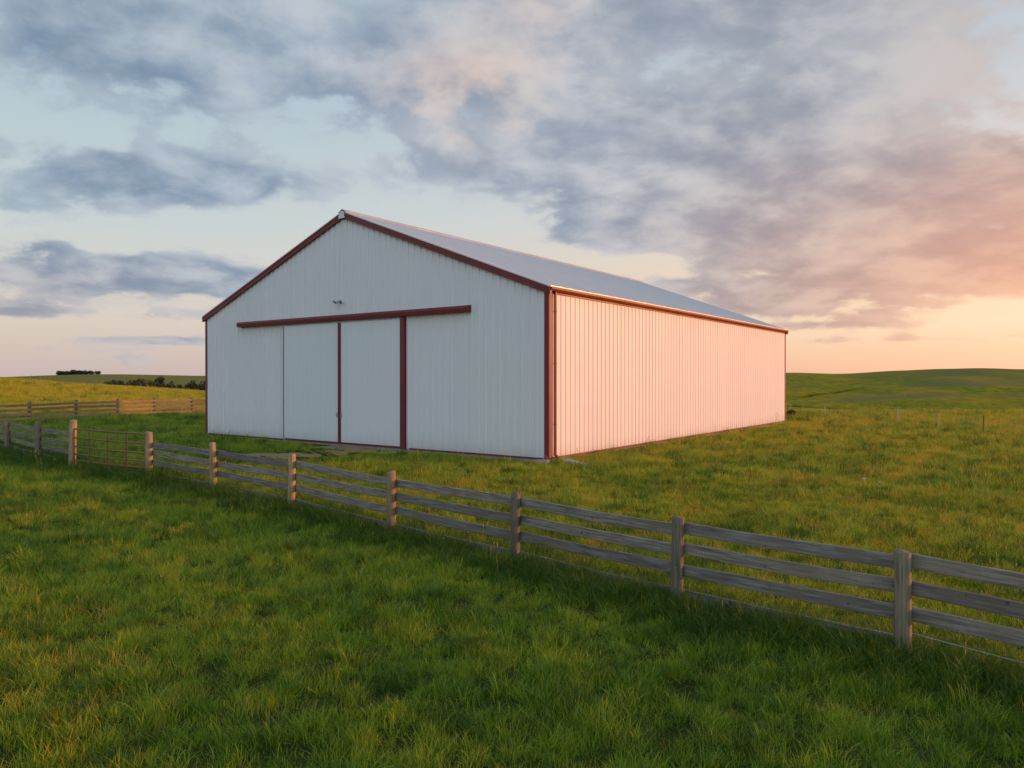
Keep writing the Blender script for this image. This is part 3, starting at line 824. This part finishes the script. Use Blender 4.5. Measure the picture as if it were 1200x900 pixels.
# thin wire fence at the meadow edge on the right
def build_wire_fence():
    pts = [(21.2, 56.5, 0.78, 0), (22.0, 52.2, 0.80, 1), (23.6, 45.4, 0.86, 1), (23.5, 40.9, 0.80, 0), (23.45, 36.9, 0.90, 2), (23.4, 32.5, 0.85, 0), (23.3, 28.0, 0.85, 0)]
    w = thing('wire_fence', 'thin wire fence with slim posts at the edge of the right meadow', 'fence', (23.5, 45.4, hz(23.5, 45.4)))
    for x, y, h_, kind in pts:
        o = MB().tube([(0, 0, -0.3), (0, 0, h_ * 0.98), (0, 0, h_)], [0.036, 0.034, 0.028], 8).build('post', (M_STEEL, M_PALEPOST, M_DARKPOST)[kind], w)
        if kind == 1: o['label'] = 'pale slim post'
        if kind == 2: o['label'] = 'dark brown slim post'
        o.location = Vector((x, y, hz(x, y))) - w.location
    for z in (0.70, 0.45):
        MB().tube([Vector((x, y, hz(x, y) + z)) - w.location for x, y, h_, k_ in pts], 0.004, 5).build('wire', M_STEEL, w)
build_wire_fence()

# white gutter piece lying in the grass at the front corner
def build_gutter_piece():
    m_ = MB(); L = 1.15
    sec = [(-0.065, 0.06), (-0.06, 0.0), (0.06, 0.0), (0.065, 0.06), (0.057, 0.06), (0.052, 0.008), (-0.052, 0.008), (-0.057, 0.06)]
    v = []
    for t in (-0.5, 0.0, 0.5): v += [(t * L, y, z + 0.02 * (0.25 - t * t)) for y, z in sec]
    f = [(s * 8 + i, s * 8 + (i + 1) % 8, s * 8 + 8 + (i + 1) % 8, s * 8 + 8 + i) for s in range(2) for i in range(8)]
    for o_ in (0, 16): f += [(o_ + 0, o_ + 1, o_ + 6, o_ + 7), (o_ + 1, o_ + 2, o_ + 5, o_ + 6), (o_ + 2, o_ + 3, o_ + 4, o_ + 5)]
    m_.raw(v, f)
    o = m_.build('gutter_piece', M_WHITEPVC)
    o.location = (1.93, 22.75, hz(1.93, 22.75) + 0.11); o.rotation_euler = (0.12, 0.05, R(-62))
    tag(o, 'white gutter piece lying in the grass at the barn corner', 'gutter')
build_gutter_piece()

def build_stone(x, y, s, seed, label):
    rs = random.Random(seed); bm = bmesh.new(); bmesh.ops.create_icosphere(bm, subdivisions=2, radius=1.0)
    for q in bm.verts:
        n_ = 1 + 0.22 * math.sin(q.co.x * 3.1 + seed) * math.cos(q.co.y * 2.7) + rs.uniform(-0.08, 0.08)
        q.co = Vector((q.co.x * 1.25 * n_ * s, q.co.y * n_ * s, q.co.z * 0.75 * n_ * s))
    me = bpy.data.meshes.new('stone'); bm.to_mesh(me); bm.free(); me.materials.append(M_STONE)
    o = bpy.data.objects.new('stone', me); COL.objects.link(o); o.location = (x, y, hz(x, y) + s * 0.9)
    tag(o, label, 'stone', 'pale stones in the right meadow')
build_stone(9.35, 19.7, 0.065, 1, 'larger pale stone left of the dry grass strip in the meadow')
build_stone(9.62, 19.35, 0.05, 5, 'smaller pale stone nearer the dry grass strip in the meadow')


# ------------------------------------------------------------------ foliage materials
def m_leaf(name, stops, patch=0.35, trans=0.35, rough=0.48):
    """blade colour varies by clump and in broad drifts; thin leaves let light through"""
    m_, gg, bs, out = new_mat(name)
    geo = gg.n.new('ShaderNodeNewGeometry'); pos = geo.outputs['Position']
    r_ = rnd(gg)
    a = gg.noise(pos, patch, 4, 0.6)
    f_ = gg.add(gg.mul(a, 1.3), gg.add(gg.mul(r_, 0.38), -0.34))
    at = gg.n.new('ShaderNodeAttribute'); at.attribute_name = 'tint'
    f_ = gg.add(f_, gg.mul(gg.sub(at.outputs['Fac'], 0.5), 0.75))
    col = gg.ramp(f_, stops)
    gg.put(bs.inputs['Base Color'], col)
    bs.inputs['Roughness'].default_value = rough; bs.inputs['Specular IOR Level'].default_value = 0.36
    tr = gg.n.new('ShaderNodeBsdfTranslucent'); gg.put(tr.inputs[0], col)
    mxs = gg.n.new('ShaderNodeMixShader'); mxs.inputs[0].default_value = trans
    gg.l.new(bs.outputs[0], mxs.inputs[1]); gg.l.new(tr.outputs[0], mxs.inputs[2]); gg.l.new(mxs.outputs[0], out.inputs[0])
    return m_

M_GRASS = m_leaf('grass_blade', [(0.0, (0.045, 0.115, 0.010)), (0.28, (0.128, 0.240, 0.016)), (0.55, (0.245, 0.365, 0.022)), (0.8, (0.40, 0.47, 0.024)), (1.0, (0.50, 0.48, 0.045))])
M_GRASSDK = m_leaf('rank_grass_blade', [(0.0, (0.028, 0.082, 0.008)), (0.5, (0.062, 0.140, 0.010)), (1.0, (0.115, 0.190, 0.014))])
M_GRASSDRY = m_leaf('dry_grass_blade', [(0.0, (0.30, 0.33, 0.014)), (0.4, (0.47, 0.39, 0.018)), (0.8, (0.52, 0.36, 0.040)), (1.0, (0.56, 0.41, 0.10))], trans=0.3)
M_TREELEAF = m_leaf('tree_leaf', [(0.0, (0.034, 0.055, 0.024)), (0.5, (0.060, 0.085, 0.036)), (1.0, (0.095, 0.115, 0.050))], patch=0.8, trans=0.2)
M_TREEOLIVE = m_leaf('olive_tree_leaf', [(0.0, (0.065, 0.072, 0.034)), (0.5, (0.100, 0.098, 0.044)), (1.0, (0.14, 0.12, 0.055))], patch=0.8, trans=0.2)
M_BARK = m_simple('bark', (0.08, 0.06, 0.045), (0.13, 0.10, 0.075), 0.9, 8, 0, 0.4)


# ------------------------------------------------------------------ distant trees
def leaf_cloud(lobes, n, size, seed):
    rs = np.random.RandomState(seed); v = []; f = []
    tot = sum(l[3] ** 2 for l in lobes)
    for (cx, cy, cz, r_) in lobes:
        k = int(n * r_ * r_ / tot)
        for _ in range(k):
            d = rs.normal(size=3); d /= np.linalg.norm(d)
            rr = r_ * (rs.uniform(0.25, 1.0) ** 0.5) * rs.uniform(0.85, 1.12)
            p = np.array([cx, cy, cz]) + d * rr * np.array([1, 1, 0.85])
            a = rs.normal(size=3); a /= np.linalg.norm(a); b_ = np.cross(a, rs.normal(size=3)); b_ /= np.linalg.norm(b_)
            s = size * rs.uniform(0.6, 1.4)
            q = len(v)
            v += [p - a * s, p - b_ * s * 0.5, p + a * s, p + b_ * s * 0.5]; f.append((q, q + 1, q + 2, q + 3))
    return v, f

def build_tree(x, y, h_, wid, label, cat, grp, seed, mat):
    rs = random.Random(seed)
    t = thing('tree' if cat == 'tree' else 'bush', label, cat, (x, y, hz(x, y)), rs.uniform(0, 6), grp)
    th_ = h_ * (0.30 if cat == 'tree' else 0.12)
    tr = MB().tube([(0, 0, -0.3), (0.03 * h_ * rs.uniform(-1, 1), 0, th_), (0.05 * h_ * rs.uniform(-1, 1), 0.02 * h_, h_ * 0.7)], [0.045 * h_, 0.032 * h_, 0.012 * h_], 7)
    for k in range(5):
        a = k * 1.3 + rs.random(); z = th_ + (h_ * 0.3) * rs.random()
        tr.tube([(0, 0, z), (math.cos(a) * wid * 0.28, math.sin(a) * wid * 0.28, z + h_ * 0.18)], [0.018 * h_, 0.007 * h_], 5)
    tr.build('trunk', M_BARK, t)
    lobes = []
    for k in range(9):
        a = rs.uniform(0, 6.28); q = rs.uniform(0.0, 0.36) * wid; zz_ = rs.uniform(0.32 if cat == 'tree' else 0.2, 0.86) * h_
        lobes.append((math.cos(a) * q, math.sin(a) * q, zz_, wid * rs.uniform(0.15, 0.26) * (1.1 - 0.5 * abs(zz_ / h_ - 0.5))))
    v, f = leaf_cloud(lobes, 900, 0.055 * wid, seed)
    mesh_obj('crown', v, f, mat, t)

def at_px(px, Y): return ((px - 600) / 870.0 * Y, Y)
TG = 'trees in the dip behind the golden field'
# px, depth, top py, width px, kind, label
TREES = [
    (133, 262, 446.5, 13, 'bush', 'leftmost low dark bush in the tree row beyond the golden field', 0),
    (142, 258, 447.0, 12, 'bush', 'second bush from the left in the row beyond the golden field', 0),
    (154, 262, 444.6, 12, 'tree', 'olive tree third from the left in the distant row', 1),
    (163, 266, 443.8, 12, 'tree', 'olive tree fourth from the left in the distant row, with broad crown', 1),
    (174, 258, 446.0, 12, 'tree', 'small olive tree left of the tallest tree in the distant row', 1),
    (185, 255, 442.6, 13, 'tree', 'tallest dark tree in the middle of the distant row', 0),
    (177, 262, 446.6, 10, 'bush', 'dark bush tucked against the tallest tree in the distant row', 0),
    (199, 255, 447.6, 14, 'bush', 'wide low bush just right of the tallest distant tree', 0),
    (211, 252, 450.2, 9, 'bush', 'smallest bush in the gap of the distant row', 0),
    (224, 250, 445.6, 13, 'tree', 'round dark tree second nearest the barn wall in the distant row', 0),
    (238, 250, 447.0, 14, 'tree', 'dark tree whose crown touches the left edge of the barn', 0)]
for i, (px, Y, tp, wpx, kind, label, mt) in enumerate(TREES):
    x, y = at_px(px, Y); zt = CAM_H + (444.3 - tp) / 870 * Y; h_ = max(1.5, zt - hz(x, y))
    build_tree(x, y, h_ * 1.03, wpx / 870 * Y * 1.5, label, kind, TG, 500 + i, (M_TREELEAF, M_TREEOLIVE)[mt])
FG = 'trees on the far left skyline'
SKYT = [(72, 438.0, 9, 'leftmost low tree on the far skyline'), (79, 437.0, 8, 'low tree beside the tallest one on the far skyline'), (85, 434.8, 9, 'tallest dark tree on the far left skyline'),
        (92, 435.6, 9, 'broad tree just right of the tallest one on the far skyline'), (99, 436.6, 9, 'middle low tree of the far skyline clump'), (106, 436.8, 7, 'thin low tree near the right end of the far skyline clump'),
        (114, 436.2, 6, 'single small tree standing apart at the right end of the far skyline clump')]
for i, (px, tp, wpx, label) in enumerate(SKYT):
    Y = 552; x, y = at_px(px, Y); zt = CAM_H + (444.3 - tp) / 870 * Y; h_ = max(2.0, zt - hz(x, y))
    build_tree(x, y, h_, wpx / 870 * Y * 1.5, label, 'tree', FG, 600 + i, M_TREELEAF)
build_tree(20.4, 54.2, 0.38, 0.9, 'low dark shrub behind the far corner of the barn', 'bush', None, 700, M_TREELEAF)


# ------------------------------------------------------------------ grass
def clump_mesh(name, n, rad, h0, h1, w, lean, seed, mat, seg=3, heads=0, head_mat=None):
    rs = np.random.RandomState(seed); v = []; f = []; mi = []; tint = []
    for i in range(n):
        a = rs.uniform(0, 6.283); q = rad * math.sqrt(rs.uniform(0, 1)); bx, by = math.cos(a) * q, math.sin(a) * q
        hh = rs.uniform(h0, h1) * (1 - 0.35 * q / rad); dr = rs.uniform(0, 6.283) if rs.rand() < 0.45 else a + rs.normal() * 0.6
        ln = abs(rs.normal(lean, lean * 0.6)) * hh; ww = w * rs.uniform(0.6, 1.3)
        side = np.array([-math.sin(dr), math.cos(dr), 0]); k0 = len(v)
        fa = rs.uniform(0, 6.283); side = np.array([math.cos(fa), math.sin(fa), 0]) * 0.7 + side * 0.3; side /= np.linalg.norm(side)
        for s in range(seg + 1):
            t = s / seg
            c = np.array([bx + math.cos(dr) * ln * t ** 1.8, by + math.sin(dr) * ln * t ** 1.8, -0.02 + hh * (t - 0.22 * (ln / hh) * t ** 3)])
            wid = ww * (1 - t ** 1.6) * 0.5
            if s < seg: v += [c - side * wid, c + side * wid]
            else: v.append(c)
        tv = rs.rand()
        for s in range(seg - 1): f.append((k0 + 2 * s, k0 + 2 * s + 1, k0 + 2 * s + 3, k0 + 2 * s + 2)); mi.append(0)
        f.append((k0 + 2 * seg - 2, k0 + 2 * seg - 1, k0 + 2 * seg)); mi.append(0)
        tint += [tv] * (2 * seg + 1)
        if i < heads:
            tip = v[-1]; k1 = len(v); hs = 0.035 if head_mat is None else 0.014
            for (ax_, ay_, az_) in ((0.006, 0, 0), (0, 0.006, 0), (-0.006, 0, 0), (0, -0.006, 0), (0, 0, hs), (0, 0, -hs)):
                m_ = 1.0 if head_mat is None else 2.0
                v.append(tip + np.array([ax_ * m_, ay_ * m_, az_]))
            for q in range(4):
                f.append((k1 + q, k1 + (q + 1) % 4, k1 + 4)); f.append((k1 + (q + 1) % 4, k1 + q, k1 + 5)); mi += [1, 1]
            tint += [tv] * 6
    me = bpy.data.meshes.new(name); me.from_pydata([tuple(map(float, q)) for q in v], [], f)
    me.materials.append(mat); me.materials.append(head_mat or mat)
    me.polygons.foreach_set('material_index', mi)
    at = me.attributes.new('tint', 'FLOAT', 'POINT'); at.data.foreach_set('value', np.array(tint, np.float32))
    me.update()
    return bpy.data.objects.new(name, me)

protos = bpy.data.collections.new('grass_clump_library')
def proto(o): protos.objects.link(o); return o
# names sort alphabetically: this order is the instance index
LIB = [clump_mesh('clump_a1', 84, 0.16, 0.08, 0.21, 0.0064, 0.45, 1, M_GRASS), clump_mesh('clump_a2', 78, 0.18, 0.06, 0.17, 0.0068, 0.65, 2, M_GRASS),
       clump_mesh('clump_a3', 74, 0.13, 0.12, 0.28, 0.0064, 0.55, 3, M_GRASS), clump_mesh('clump_a4', 84, 0.19, 0.05, 0.14, 0.0068, 0.75, 4, M_GRASS),
       clump_mesh('clump_b1', 66, 0.14, 0.18, 0.42, 0.0076, 0.5, 5, M_GRASSDK), clump_mesh('clump_b2', 60, 0.16, 0.15, 0.36, 0.0084, 0.65, 6, M_GRASSDK),
       clump_mesh('clump_c1', 40, 0.15, 0.11, 0.27, 0.006, 0.5, 7, M_GRASSDRY, heads=1), clump_mesh('clump_c2', 36, 0.17, 0.08, 0.21, 0.006, 0.65, 8, M_GRASSDRY),
       clump_mesh('clump_d1', 6, 0.10, 0.30, 0.55, 0.0045, 0.28, 9, M_GRASSDRY, heads=4)]
for o in LIB: proto(o)

def scatter(rng, r0, r1, dens, amax=44):
    am = math.radians(amax)
    area = am * (r1 * r1 - r0 * r0); n = int(area * dens)
    a = rng.uniform(-am, am, n); r_ = np.sqrt(rng.uniform(r0 * r0, r1 * r1, n))
    return r_ * np.sin(a), r_ * np.cos(a)

def build_grass():
    rng = np.random.RandomState(5)
    X, Y, S, I = [], [], [], []
    bands = [(2.2, 8, 85, 0.95, 60), (8, 13, 72, 1.0, 50), (13, 20, 48, 1.1, 46), (20, 32, 26, 1.25, 44), (32, 50, 12, 1.5, 44), (50, 80, 5.0, 1.9, 44), (80, 160, 2.2, 2.6, 42)]
    for (r0, r1, dens, sc, am) in bands:
        x, y = scatter(rng, r0, r1, dens, am)
        dry, lush, soil = masks(x, y)
        fd = fence_dist(x, y); fs = front_side(x, y)
        lx, ly = to_barn(x, y)
        inside = (np.abs(lx) < BW / 2 + 0.06) & (ly > -0.16) & (ly < BL_ + 0.06)
        pier = (np.abs(lx - BW / 2 + 0.1) < 0.4) & (ly > -0.45) & (ly < 0.1)
        nn = len(x)
        tuft = wavy(x, y, 0.8, 4, 8) + 0.6 * wavy(x, y, 2.3, 9, 8)
        keep = ~inside & ~pier & (rng.rand(nn) > np.clip(soil, 0, 0.9)) & (rng.rand(nn) < 0.92 + 0.6 * tuft) & (rng.rand(nn) > trail_mask(x, y) * 0.9)
        if r0 >= 80: keep &= (x < 0)
        u = rng.rand(nn)
        idx = rng.randint(0, 4, nn)
        idx = np.where(u < dry * 0.8, rng.randint(6, 8, nn), idx)
        rank = np.exp(-((fd - 0.15 * np.sign(fs)) / 0.6) ** 2) * 0.8 * np.where(fs > -0.1, 1, 0.35) + 0.05
        idx = np.where((rng.rand(nn) < rank * (1 - dry * 0.5)) & (dry < 0.75), rng.randint(4, 6, nn), idx)
        idx = np.where(rng.rand(nn) < np.where(fs > 0.4, 0.0015, 0.003 + 0.035 * dry), 8, idx)
        s = sc * (0.86 if r1 <= 20 else 1.0) * rng.uniform(0.7, 1.3, nn) * (1.0 + 0.30 * wavy(x, y, 0.7, 4, 8) + 0.26 * wavy(x, y, 2.3, 9, 8))
        dbarn = np.hypot(np.maximum(np.abs(lx) - BW / 2, 0), np.maximum(np.abs(ly - BL_ / 2) - BL_ / 2, 0))
        door = np.exp(-(((lx - 0.0) / 4.0) ** 4)) * (ly < 0.5) * (1 - sst(dbarn, 0.2, 1.6))
        s *= (1 - 0.5 * door)
        sn = sum(masks(x + ox, y + oy)[2] for ox, oy in ((0, 0), (0.3, 0.7), (0.4, 1.3), (0.6, 2.0), (0.8, 2.8))) / 2.2
        s *= (1 - 0.68 * np.clip(sn, 0, 1))
        s *= 1 + 0.35 * np.exp(-((fd - 0.25) / 0.35) ** 2) * (fs > 0)
        near = np.hypot(x, y) < 4.0
        s = np.where(near, s * 0.8, s)
        X.append(x[keep]); Y.append(y[keep]); S.append(s[keep]); I.append(idx[keep])
    t = rng.rand(420); tx = np.interp(t, [0, 0.52, 1], [9.6, 13.4, 16.8]); ty = np.interp(t, [0, 0.52, 1], [18.9, 24.4, 28.8])
    X.append(tx + rng.normal(0, 0.11, 420)); Y.append(ty + rng.normal(0, 0.11, 420)); S.append(rng.uniform(0.85, 1.35, 420) * (0.75 + 0.5 * np.sin(t * 19) ** 2)); I.append(rng.choice([6, 6, 7, 7], 420))
    X, Y, S, I = map(np.concatenate, (X, Y, S, I))
    Z = height(X, Y)
    n = len(X)
    me = bpy.data.meshes.new('grass'); me.vertices.add(n)
    me.vertices.foreach_set('co', np.stack([X, Y, Z], 1).astype(np.float32).ravel())
    for nm, ty, arr in (('sc', 'FLOAT', S.astype(np.float32)), ('rz', 'FLOAT', rng.uniform(0, 6.283, n).astype(np.float32)), ('pick', 'INT', I.astype(np.int32)), ('tilt', 'FLOAT', rng.normal(0, 0.10, n).astype(np.float32))):
        at = me.attributes.new(nm, ty, 'POINT'); at.data.foreach_set('value', arr)
    me.update()
    o = bpy.data.objects.new('grass', me); COL.objects.link(o)
    o['kind'] = 'stuff'; o['label'] = 'green and straw coloured grass covering the pasture'; o['category'] = 'grass'
    ng = bpy.data.node_groups.new('grass_scatter', 'GeometryNodeTree')
    ng.interface.new_socket('Geometry', in_out='INPUT', socket_type='NodeSocketGeometry')
    ng.interface.new_socket('Geometry', in_out='OUTPUT', socket_type='NodeSocketGeometry')
    N = ng.nodes; L = ng.links
    gi = N.new('NodeGroupInput'); go = N.new('NodeGroupOutput')
    ci = N.new('GeometryNodeCollectionInfo'); ci.inputs['Collection'].default_value = protos
    ci.inputs['Separate Children'].default_value = True; ci.inputs['Reset Children'].default_value = True
    ip = N.new('GeometryNodeInstanceOnPoints')
    def attr(nm, ty):
        a = N.new('GeometryNodeInputNamedAttribute'); a.data_type = ty; a.inputs['Name'].default_value = nm
        return a.outputs[0]
    mp = N.new('GeometryNodeMeshToPoints')
    L.new(gi.outputs[0], mp.inputs['Mesh']); L.new(mp.outputs[0], ip.inputs['Points'])
    L.new(ci.outputs[0], ip.inputs['Instance']); ip.inputs['Pick Instance'].default_value = True
    L.new(attr('pick', 'INT'), ip.inputs['Instance Index'])
    cx = N.new('ShaderNodeCombineXYZ'); L.new(attr('tilt', 'FLOAT'), cx.inputs[0]); L.new(attr('rz', 'FLOAT'), cx.inputs[2])
    er = N.new('FunctionNodeEulerToRotation'); L.new(cx.outputs[0], er.inputs[0]); L.new(er.outputs[0], ip.inputs['Rotation'])
    L.new(attr('sc', 'FLOAT'), ip.inputs['Scale'])
    L.new(ip.outputs[0], go.inputs[0])
    md = o.modifiers.new('scatter', 'NODES'); md.node_group = ng
    print('grass clumps', n)
build_grass()
